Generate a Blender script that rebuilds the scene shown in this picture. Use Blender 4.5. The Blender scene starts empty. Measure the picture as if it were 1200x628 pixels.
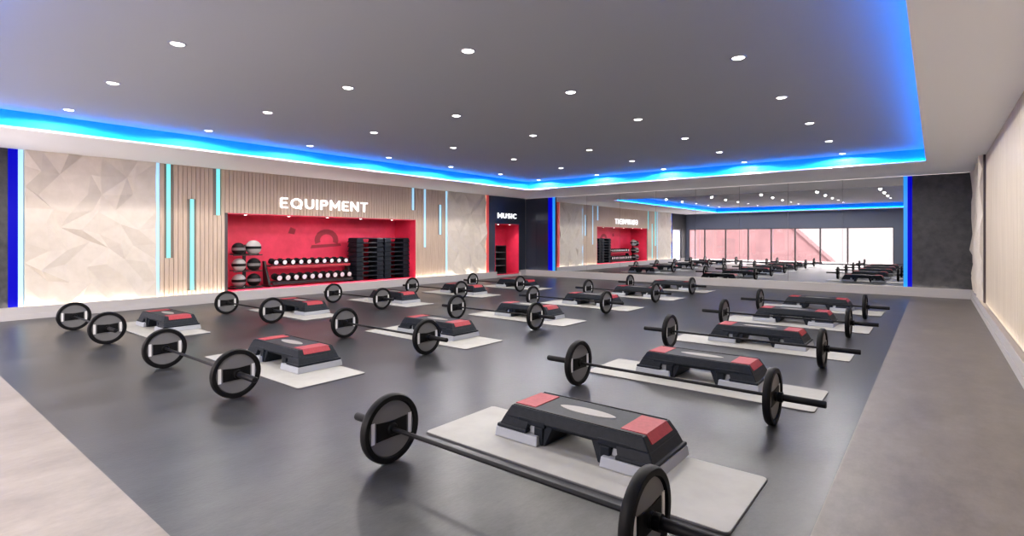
import bpy, bmesh, math, random
from mathutils import Vector, Matrix
random.seed(7)
PI = math.pi
C = bpy.context.scene.collection
sc = bpy.context.scene

# ------------------------------------------------------------------ materials
def mat(name, col, rough=0.6, metal=0.0, emit=None, es=0.0, spec=0.5):
    m = bpy.data.materials.new(name); m.use_nodes = True
    b = m.node_tree.nodes['Principled BSDF']
    b.inputs['Base Color'].default_value = (*col, 1)
    b.inputs['Roughness'].default_value = rough
    b.inputs['Metallic'].default_value = metal
    b.inputs['Specular IOR Level'].default_value = spec
    if emit:
        b.inputs['Emission Color'].default_value = (*emit, 1)
        b.inputs['Emission Strength'].default_value = es
    return m

def noisy(m, c1, c2, scale=4.0, detail=5, rough=None, bump=0.0, stretch=(1, 1, 1), lo=0.35, hi=0.65, bscale=None, bdist=0.01, nrough=.6):
    nt = m.node_tree; n = nt.nodes; l = nt.links; b = n['Principled BSDF']
    tc = n.new('ShaderNodeTexCoord'); mp = n.new('ShaderNodeMapping'); mp.inputs['Scale'].default_value = stretch
    l.new(tc.outputs['Object'], mp.inputs['Vector'])
    no = n.new('ShaderNodeTexNoise'); no.inputs['Scale'].default_value = scale; no.inputs['Detail'].default_value = detail
    no.inputs['Roughness'].default_value = nrough
    l.new(mp.outputs['Vector'], no.inputs['Vector'])
    r = n.new('ShaderNodeValToRGB'); r.color_ramp.elements[0].position = lo; r.color_ramp.elements[1].position = hi
    r.color_ramp.elements[0].color = (*c1, 1); r.color_ramp.elements[1].color = (*c2, 1)
    l.new(no.outputs['Fac'], r.inputs['Fac']); l.new(r.outputs['Color'], b.inputs['Base Color'])
    if rough:
        mr = n.new('ShaderNodeMapRange'); mr.inputs['From Min'].default_value = 0.3; mr.inputs['From Max'].default_value = 0.7
        mr.inputs['To Min'].default_value = rough[0]; mr.inputs['To Max'].default_value = rough[1]
        l.new(no.outputs['Fac'], mr.inputs['Value']); l.new(mr.outputs['Result'], b.inputs['Roughness'])
    if bump:
        nb = n.new('ShaderNodeTexNoise'); nb.inputs['Scale'].default_value = bscale or scale * 6; nb.inputs['Detail'].default_value = 4
        l.new(mp.outputs['Vector'], nb.inputs['Vector'])
        bp = n.new('ShaderNodeBump'); bp.inputs['Strength'].default_value = bump; bp.inputs['Distance'].default_value = bdist
        l.new(nb.outputs['Fac'], bp.inputs['Height']); l.new(bp.outputs['Normal'], b.inputs['Normal'])
    return m

M = {}
M['rubber_floor'] = noisy(mat('rubber floor', (.07, .07, .075), .4, spec=.32), (.008, .009, .012), (.044, .045, .050), 2.4, 10, (.30, .37), .15, bscale=60, bdist=.004, stretch=(1, .45, 1), nrough=.78)
M['stone_floor'] = noisy(mat('stone floor', (.3, .27, .26), .4), (.125, .106, .094), (.215, .190, .172), 3.2, 10, (.40, .52), .12, bscale=30, bdist=.004, stretch=(1, .5, 1), nrough=.78)
M['ceiling'] = mat('grey ceiling paint', (.335, .355, .375), .75)
M['soffit'] = mat('off white soffit paint', (.90, .915, .95), .7)
M['base'] = mat('pale grey baseboard', (.44, .42, .42), .5)
M['wallpaint'] = mat('wall paint', (.35, .33, .32), .8)
M['header'] = mat('blue grey header paint', (.10, .115, .16), .6)
M['relief'] = noisy(mat('beige relief panel', (.62, .56, .5), .65), (.64, .575, .50), (.69, .625, .55), 6, 4)
M['darkstone'] = noisy(mat('dark stone panel', (.05, .05, .055), .45), (.018, .02, .026), (.058, .057, .062), 7, 8, (.35, .6), .3, bscale=25)
M['navy'] = mat('navy lacquer panel', (.028, .034, .052), .22)
M['slat'] = noisy(mat('pale oak slat', (.42, .34, .29), .6), (.49, .37, .285), (.60, .47, .37), 5, 5, stretch=(6, 6, .35))
M['slat2'] = noisy(mat('light maple board', (.55, .47, .38), .6), (.50, .425, .335), (.60, .52, .42), 3, 5, stretch=(4, 4, .3))
M['slatback'] = mat('slat backing', (.26, .20, .165), .8)
M['mirror'] = mat('mirror glass', (.74, .76, .785), .012, 1.0)
M['mirror_edge'] = mat('mirror edge', (.05, .06, .07), .3)
M['red'] = noisy(mat('red alcove paint', (.55, .02, .05), .55), (.62, .018, .06), (.80, .035, .10), 1.6, 4)
M['redtrim'] = mat('red trim', (.55, .05, .06), .4, emit=(1, .12, .1), es=.25)
M['mural'] = mat('dark red mural print', (.28, .012, .03), .6)
M['black'] = mat('black rubber', (.005, .005, .006), .5, spec=.14)
M['blackplastic'] = noisy(mat('black moulded plastic', (.01, .012, .018), .5, spec=.18), (.006, .009, .015), (.010, .013, .020), 30, 3, bump=.15, bscale=200, bdist=.001)
M['greyface'] = mat('dark grey plate face', (.135, .135, .14), .38)
M['white'] = mat('white lettering paint', (.72, .72, .72), .5)
M['steel'] = mat('dark steel', (.006, .006, .008), .5, spec=.18)
M['redpad'] = noisy(mat('red grip pad', (.5, .03, .05), .55), (.28, .012, .024), (.34, .02, .034), 40, 2)
M['oval'] = mat('pale oval inlay', (.25, .24, .225), .5)
M['riser'] = mat('pale grey riser', (.34, .36, .40), .5)
M['mat'] = noisy(mat('cream exercise mat', (.62, .61, .57), .6), (.32, .315, .295), (.375, .37, .345), 3, 4)
M['matedge'] = mat('dark mat edge', (.12, .12, .13), .6)
M['cyan'] = mat('cyan light tube', (.2, .5, .5), .4, emit=(.16, .80, .86), es=1.0)
M['palecyan'] = mat('pale blue light tube', (.3, .5, .55), .4, emit=(.32, .58, .85), es=1.0)
M['blue'] = mat('deep blue light panel', (.0, .0, .1), .5, emit=(.0, .0, .5), es=1.0, spec=.1)
M['midblue'] = mat('bright blue light tube', (.0, .1, .3), .3, emit=(.02, .30, .95), es=1.0)
M['led'] = mat('blue cove tape', (.1, .2, .4), .4, emit=(.0, .23, 1.0), es=36)
M['lens'] = mat('lit lamp lens', (.9, .9, .9), .4, emit=(1, .95, .92), es=9)
M['chrome'] = mat('satin lamp ring', (.30, .30, .31), .35, .7)
M['sign'] = mat('backlit white letters', (.9, .9, .9), .4, emit=(.95, .96, 1), es=1.15)
M['frame'] = mat('dark window frame', (.05, .035, .04), .4)
M['ballgrey'] = mat('light grey ball', (.26, .27, .27), .5)
M['dbcap'] = mat('pale dumbbell end cap', (.66, .66, .70), .4)
M['pinkwall'] = noisy(mat('pink render', (.62, .30, .31), .8), (.13, .066, .071), (.175, .092, .097), .5, 3)
M['ground'] = mat('pale paving', (.5, .45, .43), .8)
M['rackmetal'] = mat('black rack metal', (.008, .008, .01), .5)
M['darkpanel'] = mat('dark amplifier front', (.015, .02, .02), .25)
g = bpy.data.materials.new('window glass'); g.use_nodes = True
nt = g.node_tree; nt.nodes.remove(nt.nodes['Principled BSDF'])
tr = nt.nodes.new('ShaderNodeBsdfTransparent'); tr.inputs[0].default_value = (.97, .96, .96, 1)
gl = nt.nodes.new('ShaderNodeBsdfGlossy'); gl.inputs['Roughness'].default_value = .02
mx = nt.nodes.new('ShaderNodeMixShader'); mx.inputs[0].default_value = .05
nt.links.new(tr.outputs[0], mx.inputs[1]); nt.links.new(gl.outputs[0], mx.inputs[2])
nt.links.new(mx.outputs[0], nt.nodes['Material Output'].inputs[0]); M['glass'] = g
f = bpy.data.materials.new('frosted door glass'); f.use_nodes = True
fb = f.node_tree.nodes['Principled BSDF']; fb.inputs['Base Color'].default_value = (.75, .8, .9, 1); fb.inputs['Roughness'].default_value = .5
nt = f.node_tree; tl = nt.nodes.new('ShaderNodeBsdfTranslucent'); tl.inputs[0].default_value = (.85, .88, .97, 1)
mx = nt.nodes.new('ShaderNodeMixShader'); mx.inputs[0].default_value = .8
nt.links.new(fb.outputs[0], mx.inputs[1]); nt.links.new(tl.outputs[0], mx.inputs[2]); nt.links.new(mx.outputs[0], nt.nodes['Material Output'].inputs[0]); M['frosted'] = f

# ------------------------------------------------------------------ mesh helpers
class MB:
    def __init__(s): s.bm = bmesh.new(); s.mi = 0
    def _mark(s, n0):
        s.bm.faces.ensure_lookup_table()
        for fc in s.bm.faces[n0:]: fc.material_index = s.mi
    def hexa(s, v):
        """v: 8 points, bottom ring 0-3 counter-clockwise, top ring 4-7"""
        n0 = len(s.bm.faces); vs = [s.bm.verts.new(p) for p in v]
        for q in ((3, 2, 1, 0), (4, 5, 6, 7), (0, 1, 5, 4), (1, 2, 6, 5), (2, 3, 7, 6), (3, 0, 4, 7)):
            s.bm.faces.new([vs[i] for i in q])
        s._mark(n0); return s
    def box(s, x0, x1, y0, y1, z0, z1):
        return s.hexa([(x0, y0, z0), (x1, y0, z0), (x1, y1, z0), (x0, y1, z0), (x0, y0, z1), (x1, y0, z1), (x1, y1, z1), (x0, y1, z1)])
    def frustum(s, b, t, z0, z1):
        """b, t = (x0,x1,y0,y1) of bottom and top rectangles"""
        return s.hexa([(b[0], b[2], z0), (b[1], b[2], z0), (b[1], b[3], z0), (b[0], b[3], z0), (t[0], t[2], z1), (t[1], t[2], z1), (t[1], t[3], z1), (t[0], t[3], z1)])
    def lathe(s, prof, axis='X', seg=32, at=(0, 0, 0)):
        """prof: list of (pos along axis, radius)"""
        n0 = len(s.bm.faces); rings = []
        for a, r in prof:
            ring = []
            if r < 1e-6:
                ring = [s.bm.verts.new(s._ax(axis, a, 0, 0, at))]
            else:
                for k in range(seg):
                    th = 2 * PI * k / seg
                    ring.append(s.bm.verts.new(s._ax(axis, a, r * math.cos(th), r * math.sin(th), at)))
            rings.append(ring)
        for A, B in zip(rings, rings[1:]):
            for k in range(seg):
                k2 = (k + 1) % seg
                if len(A) == 1 and len(B) == 1: continue
                if len(A) == 1: s.bm.faces.new((A[0], B[k], B[k2]))
                elif len(B) == 1: s.bm.faces.new((A[k], B[0], A[k2]))
                else: s.bm.faces.new((A[k], B[k], B[k2], A[k2]))
        for ring, rev in ((rings[0], False), (rings[-1], True)):
            if len(ring) > 2 and (Vector(ring[0].co) - Vector(ring[seg // 2].co)).length > 1e-6 and prof[0] != prof[-1]:
                s.bm.faces.new(ring if not rev else list(reversed(ring)))
        s._mark(n0); return s
    def _ax(s, axis, a, u, v, at):
        x, y, z = {'X': (a, u, v), 'Y': (v, a, u), 'Z': (u, v, a)}[axis]
        return (x + at[0], y + at[1], z + at[2])
    def cyl(s, axis, a0, a1, r, at=(0, 0, 0), seg=20):
        return s.lathe([(a0, r), (a1, r)], axis, seg, at)
    def prism(s, pts, lo, hi, plane='YZ'):
        n0 = len(s.bm.faces)
        def P(u, v, w): return {'YZ': (w, u, v), 'XZ': (u, w, v), 'XY': (u, v, w)}[plane]
        A = [s.bm.verts.new(P(u, v, lo)) for u, v in pts]; B = [s.bm.verts.new(P(u, v, hi)) for u, v in pts]
        s.bm.faces.new(list(reversed(A))); s.bm.faces.new(B); n = len(pts)
        for k in range(n): s.bm.faces.new((A[k], A[(k + 1) % n], B[(k + 1) % n], B[k]))
        s._mark(n0); return s
    def bar(s, p, q, r, seg=12):
        p, q = Vector(p), Vector(q); d = q - p
        rot = d.to_track_quat('Z', 'Y').to_matrix(); n0 = len(s.bm.faces)
        A, B = [], []
        for k in range(seg):
            o = rot @ Vector((r * math.cos(2 * PI * k / seg), r * math.sin(2 * PI * k / seg), 0))
            A.append(s.bm.verts.new(p + o)); B.append(s.bm.verts.new(q + o))
        for k in range(seg): s.bm.faces.new((A[k], A[(k + 1) % seg], B[(k + 1) % seg], B[k]))
        s.bm.faces.new(list(reversed(A))); s.bm.faces.new(B); s._mark(n0); return s
    def build(s, name, mats, parent=None, smooth=False, bevel=0.0, bseg=2, loc=(0, 0, 0)):
        bmesh.ops.recalc_face_normals(s.bm, faces=s.bm.faces[:])
        me = bpy.data.meshes.new(name); s.bm.to_mesh(me); s.bm.free()
        if not isinstance(mats, (list, tuple)): mats = [mats]
        for m in mats: me.materials.append(m)
        o = bpy.data.objects.new(name, me); C.objects.link(o); o.location = loc
        if parent: o.parent = parent
        if smooth:
            for p in me.polygons: p.use_smooth = True
            me.set_sharp_from_angle(angle=math.radians(38))
        if bevel:
            b = o.modifiers.new('bevel', 'BEVEL'); b.width = bevel; b.segments = bseg; b.limit_method = 'ANGLE'; b.angle_limit = math.radians(30)
            b.harden_normals = False
        return o

def tag(o, label=None, cat=None, group=None, kind=None):
    if label: o['label'] = label
    if cat: o['category'] = cat
    if group: o['group'] = group
    if kind: o['kind'] = kind
    return o
def empty(name, loc=(0, 0, 0)):
    o = bpy.data.objects.new(name, None); o.empty_display_size = .1; C.objects.link(o); o.location = loc; return o
def copy_tree(o, parent=None):
    c = o.copy(); C.objects.link(c)
    if parent: c.parent = parent
    for ch in list(o.children): copy_tree(ch, c)
    return c
def struct(mb, name, mats, parent=None, **k):
    o = mb.build(name, mats, parent, **k)
    if not parent: o['kind'] = 'structure'
    return o

# ------------------------------------------------------------------ dimensions
XL, XR, YM, YF = -12.0, 0.72, 15.75, -0.6
S, ZC, ZB = 2.86, 3.12, 0.21
EXL, EXR, EYM, EYF = -9.8, -0.146, 13.02, 0.32        # opening of the ceiling tray
RXR, RYF = -0.444, 0.897                              # rubber floor edges
AY0, AY1, AZ0, AZ1, AX = 5.02, 10.39, 0.2, 1.92, -12.95   # equipment alcove
BY0, BY1, BZ0, BZ1, BX = 14.0, 15.35, 0.08, 1.89, -12.65  # music alcove

# ------------------------------------------------------------------ shell
struct(MB().box(XL - .0, RXR, RYF, YM, -.1, 0), 'floor', M['rubber_floor'])
struct(MB().box(RXR, XR, YF, YM, -.1, 0).box(XL, RXR, YF, RYF, -.1, 0), 'floor', M['stone_floor'])
struct(MB().box(EXL - .02, EXR + .02, EYF - .02, EYM + .02, ZC, ZC + .1), 'ceiling', M['ceiling'])
# dropped perimeter: lower board carries a lip, the upright behind it is set back
LIP, LT = .10, .025
so = MB()
so.box(XL - .1, EXL, YF, YM, S, S + LT).box(EXR, XR + .2, YF, YM, S, S + LT)
so.box(EXL, EXR, EYM, YM, S, S + LT).box(EXL, EXR, YF, EYF, S, S + LT)
so.box(XL - .1, EXL - LIP, YF, YM, S + LT, ZC + .1).box(EXR + LIP, XR + .2, YF, YM, S + LT, ZC + .1)
so.box(EXL - LIP, EXR + LIP, EYM + LIP, YM, S + LT, ZC + .1).box(EXL - LIP, EXR + LIP, YF, EYF - LIP, S + LT, ZC + .1)
struct(so, 'ceiling_soffit', M['soffit'])
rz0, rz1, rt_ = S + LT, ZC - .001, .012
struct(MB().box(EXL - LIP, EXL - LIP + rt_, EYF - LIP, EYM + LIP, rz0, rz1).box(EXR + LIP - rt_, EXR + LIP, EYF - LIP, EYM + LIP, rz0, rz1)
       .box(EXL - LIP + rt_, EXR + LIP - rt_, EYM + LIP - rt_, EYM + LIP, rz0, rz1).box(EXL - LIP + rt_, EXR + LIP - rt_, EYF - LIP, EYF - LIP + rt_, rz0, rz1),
       'ceiling_cove_face', mat('painted blue cove glow', (.02, .48, .95), .6, spec=.2))  # blue LED glow is put into the colour of the cove face
struct(MB().box(EXL - LIP, EXL - .02, EYF - LIP, EYM + LIP, ZC, ZC + .1).box(EXR + .02, EXR + LIP, EYF - LIP, EYM + LIP, ZC, ZC + .1)
       .box(EXL - .02, EXR + .02, EYM + .02, EYM + LIP, ZC, ZC + .1).box(EXL - .02, EXR + .02, EYF - LIP, EYF - .02, ZC, ZC + .1), 'ceiling_margin', M['ceiling'])
# walls
wl = MB()
wl.box(-12.2, XL - .06, YF, .1, 0, S).box(-12.2, XL - .06, .1, 1.45, 1.95, S).box(-12.2, XL - .06, 1.45, AY0, 0, S)
wl.box(-12.2, XL - .06, AY0, AY1, AZ1, S).box(-12.2, XL - .06, AY0, AY1, 0, AZ0)
wl.box(-12.2, XL - .06, AY1, BY0, 0, S).box(-12.2, XL - .06, BY0, BY1, BZ1, S).box(-12.2, XL - .06, BY0, BY1, 0, BZ0).box(-12.2, XL - .06, BY1, YM, 0, S)
struct(wl, 'wall_left', M['wallpaint'])
struct(MB().box(XR + .02, XR + .2, YF, YM + .2, 0, S), 'wall_right', M['wallpaint'])
struct(MB().box(-12.2, XR + .2, YM + .03, YM + .2, 0, S), 'wall_back', M['wallpaint'])
# alcove liners
def alcove(y0, y1, z0, z1, xb):
    a = MB(); t = .08; xf = -12.2
    a.box(xb - t, xb, y0 - t, y1 + t, z0 - t, z1 + t)
    a.box(xb, xf, y0 - t, y0, z0 - t, z1 + t).box(xb, xf, y1, y1 + t, z0 - t, z1 + t)
    a.box(xb, xf, y0, y1, z0 - t, z0).box(xb, xf, y0, y1, z1, z1 + t)
    a.box(xf, XL - .0, y0, y0 + .02, z0, z1).box(xf, XL - .0, y1 - .02, y1, z0, z1).box(xf, XL, y0 + .02, y1 - .02, z1 - .02, z1).box(xf, XL + .01, y0 + .02, y1 - .02, z0, z0 + .02)
    return a
struct(alcove(AY0, AY1, AZ0, AZ1, AX), 'wall_alcove', M['red'])
struct(MB().box(-12.0, XL + .004, AY0 - .012, AY0 + .05, ZB, AZ1), 'trim_3', M['frame'])
struct(alcove(BY0, BY1, BZ0, BZ1, BX), 'wall_alcove', M['red'])
# window wall: header and two end pieces
WX = [-11.85, -10.88, -9.66, -8.40, -7.18, -5.98, -4.78, -3.54, -1.60]
WZ0, WZ1 = .04, 1.95
struct(MB().box(-12.2, XR + .2, YF - .2, YF, WZ1, S).box(-12.2, WX[0], YF - .2, YF, 0, WZ1).box(WX[-1], XR + .2, YF - .2, YF, 0, WZ1)
       .box(WX[0], WX[-1], YF - .2, YF, -.1, WZ0), 'wall_front', M['header'])
for i, (a, b) in enumerate(zip(WX, WX[1:])):
    w = MB(); t = .035; y0, y1 = YF - .13, YF - .05
    w.box(a, a + t, y0, y1, WZ0, WZ1).box(b - t, b, y0, y1, WZ0, WZ1).box(a + t, b - t, y0, y1, WZ0, WZ0 + .04).box(a + t, b - t, y0, y1, WZ1 - .04, WZ1)
    if i == 0: w.box(a + .36, a + .385, y0, y1, WZ0 + .04, WZ1 - .04)
    fr = struct(w, 'window_%d' % (i + 1), M['frame'])
    MB().box(a + t, b - t, YF - .095, YF - .085, WZ0 + .04, WZ1 - .04).build('window_pane', M['glass'], fr)
# glazed door in the left wall by the windows
d = MB(); t = .06
d.box(-12.15, -12.08, .1, .1 + t, 0, 1.95).box(-12.15, -12.08, 1.45 - t, 1.45, 0, 1.95).box(-12.15, -12.08, .1 + t, 1.45 - t, 1.95 - t, 1.95).box(-12.15, -12.08, .1 + t, 1.45 - t, 0, .1)
dr = struct(d, 'door_1', M['frame'])
MB().box(-12.12, -12.11, .1 + t, 1.45 - t, .1, 1.95 - t).build('door_pane', M['frosted'], dr)
MB().bar((-12.05, .28, .85), (-12.05, .28, 1.25), .012).bar((-12.08, .28, .9), (-12.05, .28, .9), .008).bar((-12.08, .28, 1.2), (-12.05, .28, 1.2), .008).build('door_handle', M['chrome'], dr)

# baseboards with a thin cap line
def bboard(name, x0, x1, y0, y1):
    """baseboard whose top is a narrow open channel for an added fill uplight"""
    b = MB(); t = .012
    if name == 'baseboard_back':
        b.box(x0, x1, y0, y1 + .06, 0, ZB - .055).box(x0, x1, y0, y0 + t, ZB - .055, ZB).box(x0, x1, y0 - .01, y0, 0, .09)
    elif name == 'baseboard_left':
        b.box(x0, x1, y0, y1, 0, ZB - .055).box(x1 - t, x1, y0, y1, ZB - .055, ZB).box(x1, x1 + .01, y0, y1, 0, .09)
    else:
        b.box(x0, x1, y0, y1, 0, ZB - .085).box(x0, x0 + t, y0, y1, ZB - .085, ZB).box(x0 - .01, x0, y0, y1, 0, .09)
    return struct(b, name, M['base'])
for a, b in ((1.45, AY0), (AY0, AY1), (AY1, BY0), (BY1, YM - .09)):
    bboard('baseboard_left', XL - .06, XL + .09, a, b)
bboard('baseboard_back', XL + .09, XR - .09, YM - .09, YM)
bboard('baseboard_right', XR - .09, XR + .02, YF, YM - .09)
def wash(name_label, loc, length, axis, L, col=(1, .88, .76)):
    """added warm fill light hidden in the baseboard channel, brightens walls and soffit"""
    r = empty('added_fill_uplight', loc); tag(r, name_label, 'light strip', 'added warm fill uplights in the baseboard channels')
    hx, hy = (.017, length / 2) if axis == 'Y' else (length / 2, .017)
    MB().box(-hx, hx, -hy, hy, 0, .006).build('housing', M['chrome'], r)
    l = bpy.data.lights.new('lamp', 'AREA'); l.shape = 'RECTANGLE'; l.size = 2 * hx; l.size_y = 2 * hy; l.color = col
    l.energy = L * PI * (4 * hx * hy)
    o = bpy.data.objects.new('lamp', l); C.objects.link(o); o.parent = r; o.location = (0, 0, .008); o.rotation_euler = (PI, 0, 0)
WASH = 30  # strength of the added uplights that fill the walls and soffit
wash('added warm fill uplight in the baseboard channel along the whole equipment wall', (XL + .055, (1.5 + 13.9) / 2, ZB - .054), 12.4, 'Y', WASH)
wash('added warm fill uplight in the baseboard channel below the mirrors', ((-11.8 + .5) / 2, YM - .055, ZB - .054), 12.2, 'X', WASH * .42)
wash('added warm fill uplight in the baseboard channel along the right wall', (XR - .055, 7.5, ZB - .084), 15.9, 'Y', WASH * .42)
struct(MB().box(XL - .06, XL + .02, BY0, BY1, 0, BZ0), 'trim_1', M['base'])

# ------------------------------------------------------------------ wall panels
def relief(u0, u1, v0, v1, cell=.27, depth=.115, seed=1, thick=.03):
    """folded leaf-like facets on a panel; returns points (u, v, h) and triangles"""
    rnd = random.Random(seed)
    nu = max(2, round((u1 - u0) / cell)); nv = max(2, round((v1 - v0) / (cell * 1.15)))
    P, T = [], []
    for j in range(nv + 1):
        for i in range(nu + 1):
            ed_u = i in (0, nu); ed_v = j in (0, nv)
            u = u0 + (u1 - u0) * i / nu + (0 if ed_u else rnd.uniform(-.36, .36) * cell)
            v = v0 + (v1 - v0) * j / nv + (0 if ed_v else rnd.uniform(-.36, .36) * cell)
            h = ((i * 2 + j * 3) % 5) / 4 * .6 + rnd.random() * .4
            P.append((u, v, thick + depth * h))
    W = nu + 1
    for j in range(nv):
        for i in range(nu):
            a, b, c, d_ = j * W + i, j * W + i + 1, (j + 1) * W + i + 1, (j + 1) * W + i
            if rnd.random() < .5: T += [(a, b, c), (a, c, d_)]
            else: T += [(a, b, d_), (b, c, d_)]
    return P, T, nu, nv
def relief_panel(fn, u0, u1, v0, v1, seed, label, cell=.29):
    P, T, nu, nv = relief(u0, u1, v0, v1, seed=seed, cell=cell)
    bm = bmesh.new(); vs = [bm.verts.new(fn(u, v, h)) for u, v, h in P]
    for t in T: bm.faces.new([vs[i] for i in t])
    W = nu + 1
    rim = [i for i in range(W)] + [j * W + nu for j in range(1, nv + 1)] + [nv * W + i for i in range(nu - 1, -1, -1)] + [j * W for j in range(nv - 1, 0, -1)]
    back = [bm.verts.new(fn(P[i][0], P[i][1], 0)) for i in rim]; n = len(rim)
    for k in range(n): bm.faces.new((vs[rim[k]], vs[rim[(k + 1) % n]], back[(k + 1) % n], back[k]))
    bm.faces.new(back)
    m = MB(); m.bm.free(); m.bm = bm
    return tag(m.build('relief_wall_panel', M['relief'], bevel=.0), label, 'wall panel', 'folded relief wall panels')
LW = lambda u, v, h: (XL - .06 + h, u, v)
relief_panel(LW, 1.79, 3.71, ZB, S - .002, 3, 'large beige folded relief panel at far left of equipment wall')
relief_panel(LW, 11.68, 13.5, ZB, S - .002, 5, 'beige folded relief panel between oak slats and red trim')
relief_panel(lambda u, v, h: (XR + .06 - h - .04, u, v), 12.72, YM - .06, ZB, S - .002, 8, 'beige folded relief panel in far right corner beside dark stone panel')

def slats_left(y0, y1, z0, z1, gaps=()):
    m = MB(); m.mi = 0
    m.box(XL - .06, XL - .03, y0, y1, z0, z1); m.mi = 1
    n = round((y1 - y0) / .082); p = (y1 - y0) / n
    for k in range(n):
        a, b = y0 + k * p + .005, y0 + (k + 1) * p - .005
        lo, hi = [(z0, z1)], None
        for gy, g0, g1 in gaps:
            if a < gy + .035 and b > gy - .035: lo = [(z0, max(z0, g0)), (min(z1, g1), z1)]
        for q0, q1 in lo:
            if q1 - q0 > .01: m.box(XL - .03, XL, a, b, q0, q1)
    return m
TUBES = [(3.94, .97, S, 'cyan', 'tall cyan light tube running down from the soffit, left of the three by the alcove'),
         (4.37, .29, 2.18, 'cyan', 'cyan light tube reaching nearly to the baseboard, middle of three left of alcove'),
         (4.88, 1.86, S, 'cyan', 'short cyan light tube high on the slats at alcove top left corner'),
         (10.30, 2.2, S, 'palecyan', 'short pale blue light tube above the top right corner of the equipment alcove'),
         (10.76, 1.1, S, 'palecyan', 'long pale blue light tube just right of the equipment alcove'),
         (11.40, 1.49, 2.42, 'palecyan', 'floating pale blue light tube in the slats beside the right relief panel')]
gp = [(t[0], t[1], t[2]) for t in TUBES]
for (a, b, z0, z1, lab) in ((3.78, AY0, ZB, S - .002, 'oak slat wall panel left of the equipment alcove with three cyan tubes'),
                            (AY0, AY1, AZ1, S - .002, 'oak slat wall panel above the equipment alcove behind the lettering'),
                            (AY1, 11.62, ZB, S - .002, 'oak slat wall panel between the equipment alcove and the far relief panel')):
    tag(slats_left(a, b, z0, z1, gp).build('slatted_wall_panel', [M['slatback'], M['slat']]), lab, 'wall panel', 'oak slat wall panels')
for y, z0, z1, mm, lab in TUBES:
    m = MB().box(XL - .029, XL - .002, y - .034, y + .034, max(z0, ZB) + .003, z1 - .005)
    tag(m.build('light_tube', M[mm], bevel=.006), lab, 'light tube', 'vertical light tubes on the equipment wall')
for y, mm, lab in ((3.745, 'palecyan', 'full height pale blue light tube edging the large relief panel'), (11.65, 'palecyan', 'full height pale blue light tube left of the far relief panel')):
    tag(MB().box(XL - .06, XL + .012, y - .028, y + .028, ZB, S - .003).build('light_tube', M[mm], bevel=.006), lab, 'light tube', 'vertical light tubes on the equipment wall')
# blue light panels with paler edge tubes
def blue_strip(fn, label):
    r = empty('blue_light_panel', fn(0)[0]); tag(r, label, 'light panel', 'deep blue vertical light panels'); return r
def place_strip(box_blue, box_edge, base, edge_m, label):
    r = empty('blue_light_panel', base); tag(r, label, 'light panel', 'deep blue vertical light panels')
    o = MB().box(*box_blue).build('panel', M['blue'], r); e = MB().box(*box_edge).build('edge_tube', M[edge_m], r)
    for q in (o, e): q.location = (-base[0], -base[1], -base[2])
place_strip((XL - .06, XL - .01, 1.59, 1.71, ZB, S - .003), (XL - .06, XL + .0, 1.712, 1.775, ZB, S - .003), (XL - .03, 1.68, ZB), 'palecyan', 'deep blue light panel at left edge beside the large relief panel')
place_strip((-10.96, -10.76, YM - .01, YM + .008, ZB, S - .003), (-10.758, -10.66, YM - .014, YM + .008, ZB, S - .003), (-10.85, YM + .015, ZB), 'midblue', 'deep blue light panel left of the mirrors by the music nook')
place_strip((-.52, -.43, YM - .0, YM + .03, ZB, S - .003), (-.595, -.522, YM - .01, YM + .03, ZB, S - .003), (-.5, YM + .015, ZB), 'midblue', 'deep blue light panel between the mirrors and the dark stone panel')
tag(MB().box(XL - .06, XL - .012, 1.45, 1.585, ZB, S - .003).box(XL - .06, XL - .012, YF, .1, ZB, S - .003).box(XL - .06, XL - .012, .1, 1.45, 1.955, S - .003).build('stone_wall_panel', M['darkstone']), 'dark stone cladding at the far left edge around the glazed door', 'wall panel')
tag(MB().box(-.428, XR - .0, YM, YM + .03, ZB, S - .003).build('stone_wall_panel', M['darkstone']), 'dark grey stone panel filling the far right corner beside the mirrors', 'wall panel')
# red trim and navy nook panels
rt = empty('red_trim_strip', (XL, 13.62, ZB)); tag(rt, 'red vertical trim strip between far relief panel and navy music nook', 'trim strip')
q = MB().box(-.06, .03, -.11, .02, 0, S - ZB - .003).build('strip', M['redtrim'], rt)
q = MB().box(-.06, .035, -.125, -.112, 0, S - ZB - .003).build('lit_edge', mat('orange light edge', (.8, .3, .2), .4, emit=(1, .42, .3), es=.9), rt)
nv = MB().box(XL - .06, XL, 13.65, BY0, ZB, S - .003).box(XL - .06, XL, BY0, BY1, BZ1, S - .003).box(XL - .06, XL, BY1, YM, ZB, S - .003)
tag(nv.build('navy_wall_panel', M['navy']), 'navy wall panel around the red music nook under its lettering', 'wall panel')
nb = MB()
for k in range(2): nb.box(-11.99 + k * .515, -11.99 + k * .515 + .508, YM, YM + .03, ZB, S - .003)
tag(nb.build('navy_wall_panel', M['navy']), 'glossy navy wall panel on the mirror wall left of the blue light', 'wall panel')
tag(MB().box(-10.655, -10.60, YM - .005, YM + .03, ZB, S - .003).build('mirror_trim', M['mirror_edge']), 'thin dark upright trim at the left end of the mirrors', 'trim strip')

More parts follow.
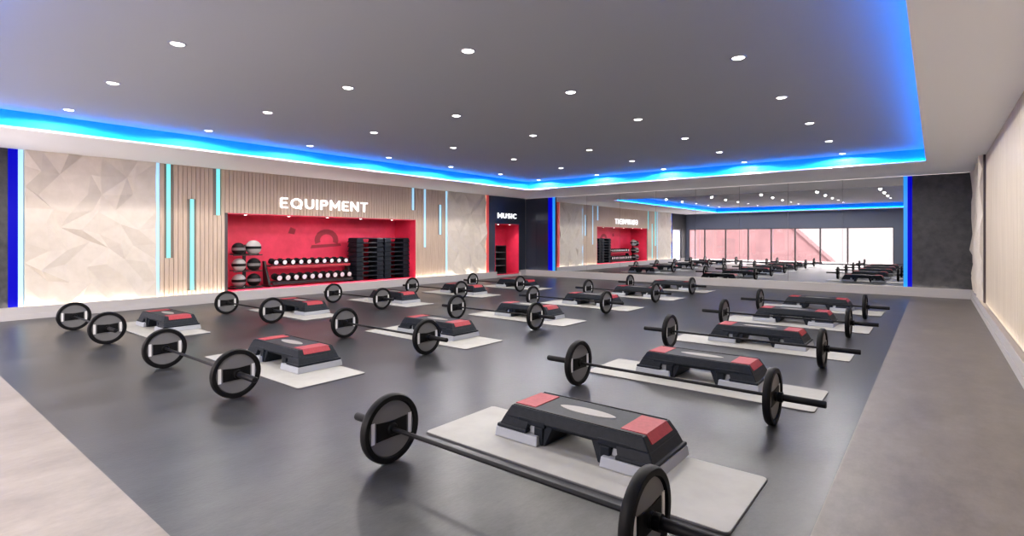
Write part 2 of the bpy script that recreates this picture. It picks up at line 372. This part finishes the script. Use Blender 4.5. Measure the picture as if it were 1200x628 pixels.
# mirrors
NM = 8; mx0, mx1 = -10.598, -.597; w = (mx1 - mx0) / NM
ordn = ['first', 'second', 'third', 'fourth', 'fifth', 'sixth', 'seventh', 'eighth', 'ninth', 'tenth', 'eleventh']
for k in range(NM):
    a, b = mx0 + k * w, mx0 + (k + 1) * w
    r = empty('mirror_panel', ((a + b) / 2, YM + .02, ZB)); h = S - ZB - .003
    tag(r, 'tall frameless mirror panel, %s from the left on the mirror wall' % ordn[k], 'mirror', 'mirror panels along the back wall')
    MB().box(-w / 2 + .0025, w / 2 - .0025, -.015, -.012, 0, h).build('mirror_glass', M['mirror'], r)
    MB().box(-w / 2, w / 2, -.012, .01, 0, h).build('backing', M['mirror_edge'], r)

# right wall boards
m = MB(); m.mi = 0; m.box(XR + .001, XR + .02, YF, 12.60, ZB, S - .003); m.mi = 1
n = 74; p = (12.60 - YF) / n
for k in range(n): m.box(XR - .018, XR + .001, YF + k * p + .005, YF + (k + 1) * p - .005, ZB, S - .003)
tag(m.build('slatted_wall_panel', [M['slatback'], M['slat2']]), 'light maple vertical board cladding along the right wall', 'wall panel')
struct(MB().box(XR - .05, XR + .02, 12.60, 12.70, ZB, S - .003), 'trim_2', M['frame'])

# ------------------------------------------------------------------ cove lights
z0, z1 = S + LT, S + LT + .02
def cove(x0, x1, y0, y1, lab):
    r = MB().box(x0, x1, y0, y1, z0 + .001, z1)
    tag(r.build('cove_light_strip', M['led']), lab, 'light strip', 'blue cove light strips around the ceiling tray')
cove(EXL - .085, EXL - .06, EYF, EYM, 'blue cove light strip along the equipment wall side of the ceiling tray')
cove(EXR + .06, EXR + .085, EYF, EYM, 'blue cove light strip along the right side of the ceiling tray')
cove(EXL, EXR, EYM + .06, EYM + .085, 'blue cove light strip along the mirror side of the ceiling tray')
cove(EXL, EXR, EYF - .085, EYF - .06, 'blue cove light strip along the window side of the ceiling tray')

# ------------------------------------------------------------------ downlights
def spot(parent, energy, loc=(0, 0, -.05), size=110, blend=.8, col=(1, .93, .88), rot=(0, 0, 0), rad=.06):
    l = bpy.data.lights.new('lamp', 'SPOT'); l.energy = energy; l.spot_size = math.radians(size); l.spot_blend = blend; l.color = col; l.shadow_soft_size = rad
    o = bpy.data.objects.new('lamp', l); C.objects.link(o); o.parent = parent; o.location = loc; o.rotation_euler = rot; return o
def downlight(R=.074):
    r = empty('ceiling_downlight')
    MB().lathe([(0, R * .78), (-.006, R * .82), (-.006, R), (0, R * 1.04), (0, R * .78)], 'Z', 28).build('trim_ring', M['chrome'], r, smooth=True)
    MB().lathe([(-.001, R * .77), (-.008, R * .6), (-.012, R * .3), (-.013, 0)], 'Z', 28).build('lens', M['lens'], r, smooth=True)
    return r
LXS = [-9.25, -7.28, -5.36, -3.43, -1.5]; LYS = [1.83, 3.61, 5.4, 7.25, 9.13, 11.02, 12.80]
colname = ['nearest the equipment wall', 'second from the equipment wall', 'in the middle file', 'second from the right wall', 'nearest the right wall']
rowname = ['nearest row to the windows', 'second row from the windows', 'third row from the windows', 'middle row', 'third row from the mirrors', 'second row from the mirrors', 'row nearest the mirrors']
rowname[3] = 'fourth row from the windows'
proto = downlight(); spot(proto, 104, (0, 0, -.02), 173, .12, (1, .94, .89), rad=.04)
first = True
for j, y in enumerate(LYS):
    for i, x in enumerate(LXS):
        if j == 0 and i >= 4: continue
        o = proto if first else copy_tree(proto); first = False
        o.location = (x, y, ZC)
        tag(o, 'round ceiling downlight, %s, %s' % (rowname[j], colname[i]), 'ceiling light', 'downlights in the grey ceiling tray')
aproto = downlight(.05); aproto.name = 'alcove_downlight'; spot(aproto, 36, (0, 0, -.04), 110, .6, (1, .86, .84), (0, math.radians(-8), 0), .03)
for k, y in enumerate((5.5, 6.52, 7.55, 8.55, 9.6)):
    o = aproto if k == 0 else copy_tree(aproto); o.location = (-12.11, y, AZ1 - .021)
    tag(o, 'small alcove downlight over the equipment, %s from the left' % ordn[k], 'ceiling light', 'downlights over the equipment alcove')
for k, y in enumerate((14.3, 14.95)):
    o = copy_tree(aproto); o.location = (-12.11, y, BZ1 - .021)
    tag(o, 'small downlight over the music nook, %s one' % ('left' if k == 0 else 'right'), 'ceiling light', 'downlights over the music nook')

# ------------------------------------------------------------------ signs
def arc(cx, cy, rx, ry, a0, a1, n=10):
    return [(cx + rx * math.cos(math.radians(a0 + (a1 - a0) * k / n)), cy + ry * math.sin(math.radians(a0 + (a1 - a0) * k / n))) for k in range(n + 1)]
T_ = .072                                        # half stroke, cap height 1
GLYPH = {
    'E': (.62, [[(T_, T_), (T_, 1 - T_)], [(T_, 1 - T_), (.60, 1 - T_)], [(T_, .5), (.54, .5)], [(T_, T_), (.60, T_)]]),
    'Q': (.98, [arc(.49, .5, .40, .415, 0, 360, 24), [(.58, .26), (.86, -.02)]]),
    'U': (.76, [[(T_, 1 - T_ * .2), (T_, .38)] , arc(.38, .38, .295, .295, 180, 360, 12), [(.675, .38), (.675, 1 - T_ * .2)]]),
    'I': (.17, [[(T_, 0), (T_, 1)]]),
    'P': (.66, [[(T_, 0), (T_, 1 - T_)], [(T_, 1 - T_), (.36, 1 - T_)], arc(.36, .685, .215, .23, 90, -90, 10), [(.36, .455), (T_, .455)]]),
    'M': (.92, [[(T_, 0), (T_, 1 - T_)], [(T_, 1 - T_), (.46, .3)], [(.46, .3), (.835, 1 - T_)], [(.835, 1 - T_), (.835, 0)]]),
    'N': (.78, [[(T_, 0), (T_, 1 - T_)], [(T_, 1 - T_), (.695, T_)], [(.695, T_), (.695, 1)]]),
    'T': (.70, [[(0, 1 - T_), (.70, 1 - T_)], [(.35, 0), (.35, 1 - T_)]]),
    'S': (.62, [arc(.31, .71, .21, .205, 40, 270, 12), arc(.31, .29, .21, .215, 90, -140, 12)]),
    'C': (.78, [arc(.46, .5, .375, .415, 48, 312, 18)]),
}
def letters(word, y0, y1, zb, h, root):
    sp = .20; tot = sum(GLYPH[c][0] for c in word) + sp * (len(word) - 1); s = (y1 - y0) / tot; cur = 0
    for ch in word:
        w_, strokes = GLYPH[ch]; m = MB()
        for st in strokes:
            for (u0, v0), (u1, v1) in zip(st, st[1:]):
                d_ = Vector((u1 - u0, v1 - v0)).normalized(); nx, ny = -d_.y * T_, d_.x * T_
                e_ = T_ * .25 if len(st) > 2 else 0
                u0_, v0_, u1_, v1_ = u0 - d_.x * e_, v0 - d_.y * e_, u1 + d_.x * e_, v1 + d_.y * e_
                m.prism([((cur + u) * s, v * h) for u, v in ((u0_ - nx, v0_ - ny), (u1_ - nx, v1_ - ny), (u1_ + nx, v1_ + ny), (u0_ + nx, v0_ + ny))], 0, .03)
            if len(st) == 2:
                for (u, v) in st:
                    if T_ * .9 < v < 1 - T_ * .9: pass
                    if ch in 'MN': m.prism([((cur + u + T_ * math.cos(q_ * PI / 4 + PI / 8)) * s, (min(max(v + T_ * math.sin(q_ * PI / 4 + PI / 8), 0), 1)) * h) for q_ in range(8)], .0002, .0298) if 0 < v < 1 else None
        m.build('letter', M['sign'], root); cur += w_ + sp
sg = empty('wall_sign', (XL + .002, 6.24, 2.08)); tag(sg, 'backlit white EQUIPMENT lettering on the oak slats', 'sign')
letters('EQUIPMENT', 6.24, 8.68, 2.08, .25, sg)
sg = empty('wall_sign', (XL + .002, 14.13, 2.09)); tag(sg, 'backlit white MUSIC lettering on the navy panel', 'sign')
letters('MUSIC', 14.13, 15.18, 2.09, .18, sg)

# ------------------------------------------------------------------ barbell
PR = .207
def make_barbell():
    r = empty('barbell')
    MB().cyl('X', -.86, .86, .0125, (0, 0, PR), 16).build('shaft', M['steel'], r, smooth=True)
    for s in (-1, 1):
        lo, hi = sorted((s * .845, s * 1.165))
        MB().lathe([(lo, .021), (lo + .006, .025), (hi - .006, .025), (hi, .021)], 'X', 18, (0, 0, PR)).build('sleeve', M['steel'], r, smooth=True)
    for s in (-1, 1):
        x = s * .825; t = .026
        ring = [(-t, PR - .036), (-t, PR - .008), (-t * .55, PR), (t * .55, PR), (t, PR - .008), (t, PR - .036), (t * .5, PR - .043), (-t * .5, PR - .043), (-t, PR - .036)]
        pl = MB().lathe(ring, 'X', 48, (x, 0, PR)).build('weight_plate', M['black'], r, smooth=True)
        MB().lathe([(-t * .5, PR - .042), (t * .5, PR - .042)], 'X', 48, (x, 0, PR)).build('plate_face', M['greyface'], pl, smooth=True)
        MB().lathe([(-t * 1.2, .022), (-t * 1.2, .03), (-t * .9, .036), (t * .9, .036), (t * 1.2, .03), (t * 1.2, .022)], 'X', 24, (x, 0, PR)).build('hub', M['black'], pl, smooth=True)
        band = MB()
        for q in (-1, 1):
            lo, hi = sorted((x + q * t * .5, x + q * (t * .5 + .006)))
            band.prism([(-.112, PR - .055), (-.02, PR - .051), (.02, PR - .051), (.112, PR - .055), (.112, PR + .055), (.02, PR + .047), (-.02, PR + .047), (-.112, PR + .055)], lo, hi)
        band.build('grip_band', M['black'], pl)
        for e in (-1, 1):
            sl = MB()
            for q in (-1, 1):
                lo, hi = sorted((x + q * t * .5, x + q * (t * .5 + .004)))
                sl.box(lo, hi, e * .138 - .0125, e * .138 + .0125, PR - .062, PR + .062)
            sl.build('white_marking', M['white'], pl)
    for s in (-1, 1):
        MB().lathe([(s * .862, .026), (s * .862, .036), (s * .892, .036), (s * .892, .026)], 'X', 20, (0, 0, PR)).build('collar', M['black'], r, smooth=True)
    return r

# ------------------------------------------------------------------ step platform
def deck_mesh():
    m = MB()
    # top slab and waisted beam
    m.frustum((-.545, .545, -.222, .222), (-.495, .495, -.198, .198), .150, .225)
    m.frustum((-.40, .40, -.19, .19), (-.50, .50, -.215, .215), .125, .152)
    for s in (-1, 1):
        def fx(a, b): return sorted((s * a, s * b))
        # sloping outer shell of each foot
        a0, a1 = fx(.345, .575); b0, b1 = fx(.325, .543)
        m.frustum((a0, a1, -.238, .238), (b0, b1, -.220, .220), .09, .152)
        # flared lip under it
        a0, a1 = fx(.335, .590); m.frustum((a0, a1, -.25, .25), (a0, a1, -.246, .246), .0735, .096)
        # inner upright web, carried down to the mat
        a0, a1 = fx(.20, .232); b0, b1 = fx(.14, .25)
        m.frustum((a0, a1, -.215, .215), (b0, b1, -.2, .2), .0125, .15)
        # front and rear cheeks joining web and foot above the notch
        for q in (-1, 1):
            y0_, y1_ = sorted((q * .19, q * .222)); a0, a1 = fx(.2, .42); m.box(a0, a1, y0_, y1_, .125, .168)
            a0, a1 = fx(.215, .285); m.frustum((a0, a1, min(y0_, y1_), max(y0_, y1_)), (a0, a1, min(y0_, y1_), max(y0_, y1_)), .0125, .126)
    # raised ribs on the sloping ends
    return m
def make_step():
    r = empty('step_platform')
    deck_mesh().build('deck', M['blackplastic'], r, bevel=.007)
    rim = MB()
    for q in (-1, 1):
        y0_, y1_ = sorted((q * .176, q * .19)); rim.box(-.485, .485, y0_, y1_, .224, .229)
    rim.build('rim', M['black'], r, bevel=.002)
    for s in (-1, 1):
        p_ = MB()
        x0, x1 = sorted((s * .325, s * .492))
        p_.frustum((x0, x1, -.15, .15), (x0, x1, -.148, .148), .224, .2295)
        # flap wrapping over the end
        xa, xb = s * .488, s * .518
        v = [(xa, -.15, .2235), (xb, -.155, .178), (xb, .155, .178), (xa, .15, .2235)]
        o_ = [(s * .4925, -.148, .2295), (s * .534, -.153, .180), (s * .534, .153, .180), (s * .4925, .148, .2295)]
        p_.hexa([v[0], v[1], v[2], v[3], o_[0], o_[1], o_[2], o_[3]])
        p_.build('grip_pad', M['redpad'], r)
    n_ = 28; pts = []
    for k in range(n_):
        t_ = 2 * PI * k / n_; cx = math.cos(t_); sy = math.sin(t_)
        pts.append((.215 * cx, .058 * sy * (abs(sy) ** .25)))
    MB().prism(pts, .224, .228, 'XY').build('oval_inlay', M['oval'], r)
    for s in (-1, 1):
        rb = MB(); a0, a1 = sorted((s * .235, s * .60))
        rb.frustum((a0, a1, -.262, .262), (a0 + .008, a1 - .008, -.252, .252), .0122, .073)
        a0, a1 = sorted((s * .285, s * .385)); rb.frustum((a0, a1, -.20, .20), (a0 + .01, a1 - .01, -.18, .18), .073, .134)
        rb.build('riser', M['riser'], r, bevel=.006)
    return r
def make_mat():
    m = MB()
    w_, h_, rr = 1.02, .362, .03; pts = []
    for cx, cy, a0 in ((w_ - rr, h_ - rr, 0), (-w_ + rr, h_ - rr, 90), (-w_ + rr, -h_ + rr, 180), (w_ - rr, -h_ + rr, 270)):
        for k in range(5):
            a = math.radians(a0 + 22.5 * k); pts.append((cx + rr * math.cos(a), cy + rr * math.sin(a)))
    m.mi = 1; m.prism(pts, .001, .009, 'XY'); m.mi = 0
    m.prism([(x * .997, y * .992) for x, y in pts], .009, .012, 'XY')
    return m.build('exercise_mat', [M['mat'], M['matedge']])

PB, PS, PM = make_barbell(), make_step(), make_mat()
PS.scale = (.965, .97, 1)
cols = [(-1.75, 5, 'right-hand column'), (-5.47, 6, 'middle column'), (-9.13, 5, 'left-hand column')]
firsts = True
for cx, n_, cn in cols:
    for k in range(n_):
        y = 2.03 + 2.16 * k
        b = PB if firsts else copy_tree(PB); s = PS if firsts else copy_tree(PS); m = PM if firsts else copy_tree(PM); firsts = False
        b.location = (cx, y, 0); m.location = (cx, y + .815, 0); s.location = (cx - .02, y + .96, 0)
        pos = 'nearest the windows' if k == 0 else ('farthest back by the mirrors' if k == n_ - 1 else ordn[k] + ' from the windows')
        tag(b, 'black barbell lying in front of its mat, %s, %s' % (cn, pos), 'barbell', 'barbells on the rubber floor')
        tag(s, 'black step platform with red pads on a mat, %s, %s' % (cn, pos), 'aerobic step', 'step platforms on the mats')
        tag(m, 'cream exercise mat under a step, %s, %s' % (cn, pos), 'exercise mat', 'exercise mats on the rubber floor')

# ------------------------------------------------------------------ equipment alcove contents
FZ = AZ0
# stacks of spare step decks on two low plinths
def spare_deck():
    m = MB(); h = .128
    m.frustum((-.2, .2, -.48, .48), (-.18, .18, -.455, .455), .098, h)
    for s in (-1, 1):
        a, b = sorted((s * .25, s * .475)); m.frustum((-.205, .205, a, b), (-.2, .2, a, b), .03, .1)
        a, b = sorted((s * .235, s * .49)); m.box(-.215, .215, a, b, .0, .032)
    return m.build('spare_step_platform', M['blackplastic'], bevel=.006)
spd = spare_deck(); f1 = True
for ci, yc, nm in ((0, 8.99, 'left'), (1, 9.93, 'right')):
    for k in range(9):
        o = spd if f1 else copy_tree(spd); f1 = False
        o.location = (-12.48, yc, FZ + .021 + k * .1295); o.scale = (1, .93, 1)
        tag(o, 'black step platform stored in the %s stack of the alcove, %s from the bottom' % (nm, ordn[k]), 'aerobic step', 'spare step platforms stacked in the alcove')
# dumbbell rack
RK = (-12.5, 7.32, FZ + .001)
rk = empty('dumbbell_rack', RK); tag(rk, 'black two-tier dumbbell rack standing in the red equipment alcove', 'rack')
for s in (-1, 1):
    m = MB(); y = s * 1.13
    m.box(-.22, .22, y - .03, y + .03, 0, .05); m.hexa([(-.16, y - .025, .05), (.12, y - .025, .05), (.12, y + .025, .05), (-.16, y + .025, .05), (-.2, y - .025, .62), (-.12, y - .025, .62), (-.12, y + .025, .62), (-.2, y + .025, .62)])
    m.build('upright', M['rackmetal'], rk, bevel=.004)
for zz, xx in ((.12, .06), (.50, -.06)):
    MB().hexa([(xx - .15, -1.1, zz), (xx + .15, -1.1, zz - .03), (xx + .15, 1.1, zz - .03), (xx - .15, 1.1, zz), (xx - .15, -1.1, zz + .02), (xx + .15, -1.1, zz - .01), (xx + .15, 1.1, zz - .01), (xx - .15, 1.1, zz + .02)]).build('shelf', M['rackmetal'], rk)
    MB().box(xx + .151, xx + .165, -1.1, 1.1, zz - .07, zz + .0).build('shelf_rail', M['redpad' if zz > .3 else 'rackmetal'], rk)
def make_db(r_):
    d_ = empty('dumbbell')
    MB().cyl('X', -.07, .07, .016, (0, 0, r_), 12).build('handle', M['steel'], d_, smooth=True)
    for s in (-1, 1):
        hd = MB().lathe([(s * .065, r_ * .8), (s * .07, r_), (s * .13, r_), (s * .137, r_ * .85)], 'X', 20, (0, 0, r_)).build('head', M['black'], d_, smooth=True)
        MB().lathe([(s * .136, r_ * .74), (s * .142, r_ * .70), (s * .1425, 0)], 'X', 20, (0, 0, r_)).build('end_cap', M['dbcap'], hd, smooth=True)
    return d_
for tier, (zz, xx, r_) in enumerate(((.12, .06, .082), (.50, -.06, .072))):
    pd = make_db(r_)
    for k in range(10):
        o = pd if k == 0 else copy_tree(pd)
        o.location = (RK[0] + xx, RK[1] - .95 + k * .215 + (.02 if tier == 0 else 0), RK[2] + zz + .021)
        o.rotation_euler = (0, math.radians(5.7), 0)
        tag(o, 'round dumbbell with pale end cap on the %s tier, %s from the left' % ('lower' if tier == 0 else 'upper', ordn[k]), 'dumbbell', 'dumbbells on the two-tier rack')
# medicine ball rack
BR = (-12.5, 5.66, FZ + .001)
br = empty('ball_rack', BR); tag(br, 'black upright ball rack at the left end of the equipment alcove', 'rack')
MB().box(-.06, .0, -.03, .03, 0, 1.02).build('post', M['rackmetal'], br, bevel=.004)
MB().box(-.25, .25, -.3, .3, 0, .03).build('base', M['rackmetal'], br, bevel=.004)
for k, zz in enumerate((.07, .43, .80)):
    MB().bar((.0, -.33, zz - .0), (.0, .33, zz - .0), .012).bar((.17, -.33, zz - .02), (.17, .33, zz - .02), .012).bar((-.03, 0, zz), (.17, 0, zz - .02), .012).build('ball_cradle', M['rackmetal'], br)
def make_ball(r_, m1, m2):
    o = empty('medicine_ball')
    pr = [(-r_ * math.cos(PI * k / 16), r_ * math.sin(PI * k / 16)) for k in range(17)]
    pr[0] = (-r_, 0); pr[-1] = (r_, 0)
    MB().lathe(pr, 'Z', 28, (0, 0, r_)).build('ball', m1, o, smooth=True)
    MB().lathe([(-.03, r_ * .985), (-.03, r_ * 1.008), (.03, r_ * 1.008), (.03, r_ * .985)], 'Z', 28, (0, 0, r_)).build('band', m2, o, smooth=True)
    return o
bn = [(.07, -.17, .15, 'ballgrey', 'grey medicine ball with dark band, left side of the lowest cradle'), (.07, .17, .15, 'black', 'black medicine ball, right side of the lowest cradle'),
      (.43, -.17, .15, 'ballgrey', 'grey medicine ball with dark band, left side of the middle cradle'), (.43, .17, .15, 'black', 'black medicine ball, right side of the middle cradle'),
      (.80, -.18, .145, 'black', 'black medicine ball, left side of the top cradle'), (.80, .16, .17, 'ballgrey', 'large pale medicine ball with black band, right of the top cradle')]
for zz, yy, r_, mm, lab in bn:
    o = make_ball(r_, M[mm], M['black' if mm != 'black' else 'greyface'])
    dz = math.sqrt(max(0, (r_ + .012) ** 2 - .085 ** 2)) - r_
    o.location = (BR[0] + .085, BR[1] + yy, BR[2] + zz - .01 + dz + .001)
    o.rotation_euler = (0, 0, 0)
    tag(o, lab, 'medicine ball', 'medicine balls on the upright rack')
# faint mural on the red back wall
mu = MB()
yc, zc = 8.05, 1.32
pts = [(yc + .36 * math.cos(a), zc + .3 * math.sin(a)) for a in [math.radians(t) for t in range(-20, 201, 20)]]
inn = [(yc + .2 * math.cos(a), zc + .16 * math.sin(a)) for a in [math.radians(t) for t in range(200, -21, -20)]]
for k in range(len(pts) - 1):
    i0, i1 = inn[len(inn) - 1 - k], inn[len(inn) - 2 - k]
    mu.prism([pts[k], pts[k + 1], i1, i0], AX + .001, AX + .004)
mu.prism([(yc - .48, zc - .22), (yc + .45, zc - .16), (yc + .42, zc - .09), (yc - .44, zc - .13)], AX + .001, AX + .004)
mu.prism([(6.95, 1.5), (7.12, 1.47), (7.16, 1.6), (7.02, 1.66)], AX + .001, AX + .004)
tag(mu.build('wall_mural', M['mural']), 'faint dark emblem printed on the red back wall of the equipment alcove', 'mural')
# music nook cabinet
ca = empty('media_cabinet', (-12.38, 14.44, BZ0 + .021)); tag(ca, 'black open media cabinet standing in the red music nook', 'cabinet')
m = MB(); W_, D_, H_ = .78, .42, 1.02
m.box(-D_ / 2, D_ / 2, -W_ / 2, -W_ / 2 + .03, 0, H_).box(-D_ / 2, D_ / 2, W_ / 2 - .03, W_ / 2, 0, H_).box(-D_ / 2, -D_ / 2 + .02, -W_ / 2 + .03, W_ / 2 - .03, 0, H_).box(-D_ / 2, D_ / 2, -W_ / 2 + .03, W_ / 2 - .03, H_ - .03, H_).box(-D_ / 2, D_ / 2, -W_ / 2 + .03, W_ / 2 - .03, 0, .03)
m.build('body', M['rackmetal'], ca)
for zz in (.28, .52, .76): MB().box(-D_ / 2 + .02, D_ / 2 - .01, -W_ / 2 + .03, W_ / 2 - .03, zz, zz + .02).build('shelf', M['greyface'], ca)

# ------------------------------------------------------------------ outside
struct(MB().box(-60, 40, -60, -5.0, -4.2, -4.0), 'ground', M['ground'])
struct(MB().box(-16, 5, -5.0, YF - .21, -.25, -.03), 'bounce_terrace', M['ground'])  # added outside the windows to bounce daylight up onto the soffit
bl = empty('neighbouring_building', (-14, -16, -4)); tag(bl, 'pink building with a sloping roofline seen through windows in the mirror', 'building')
MB().prism([(-18, 0), (11.3, 0), (9.0, 2.3), (4.2, 7.0), (0, 9.5), (-18, 9.5)], -1, 1, 'XZ').build('body', M['pinkwall'], bl)
MB().prism([(11.5, 0), (4.3, 7.1), (0, 9.7), (-18, 9.7), (-18, 9.5), (0, 9.5), (4.2, 7.0), (11.3, 0)], -1.05, 1.05, 'XZ').build('roof', mat('grey pink roof', (.09, .05, .053), .9, spec=.1), bl)

# ------------------------------------------------------------------ world and camera
wd = bpy.data.worlds.new('world'); sc.world = wd; wd.use_nodes = True
bg = wd.node_tree.nodes['Background']; wn = wd.node_tree.nodes; wk = wd.node_tree.links
tc = wn.new('ShaderNodeTexCoord'); sx_ = wn.new('ShaderNodeSeparateXYZ'); wk.new(tc.outputs['Generated'], sx_.inputs[0])
cr = wn.new('ShaderNodeValToRGB'); wk.new(sx_.outputs['Z'], cr.inputs[0]); e = cr.color_ramp.elements
e[0].position = .08; e[0].color = (.104, .088, .087, 1); e[1].position = .40; e[1].color = (1, .93, .9, 1)
wk.new(cr.outputs[0], bg.inputs[0]); bg.inputs[1].default_value = 18.0
pl = bpy.data.lights.new('window_portal', 'AREA'); pl.shape = 'RECTANGLE'; pl.size = WX[-1] - WX[0]; pl.size_y = WZ1 - WZ0; pl.cycles.is_portal = True
po = bpy.data.objects.new('window_portal', pl); C.objects.link(po); po.location = ((WX[0] + WX[-1]) / 2, YF - .16, (WZ0 + WZ1) / 2); po.rotation_euler = (PI / 2, 0, 0)

cam = bpy.data.cameras.new('camera'); co = bpy.data.objects.new('camera', cam); C.objects.link(co)
co.location = (0, 0, 1.35); co.rotation_euler = (PI / 2, 0, math.radians(38.76))
cam.sensor_width = 36; cam.lens = 617.9 / 1200 * 36; cam.shift_y = -33.9 / 1200; cam.clip_start = .05; cam.clip_end = 300
sc.camera = co
sc.view_settings.view_transform = 'Standard'; sc.view_settings.look = 'None'; sc.view_settings.gamma = 1; sc.view_settings.use_curve_mapping = False
sc.view_settings.exposure = 0.0
sc.cycles.sample_clamp_indirect = 6
sc.cycles.max_bounces = 10; sc.cycles.diffuse_bounces = 5; sc.cycles.glossy_bounces = 5
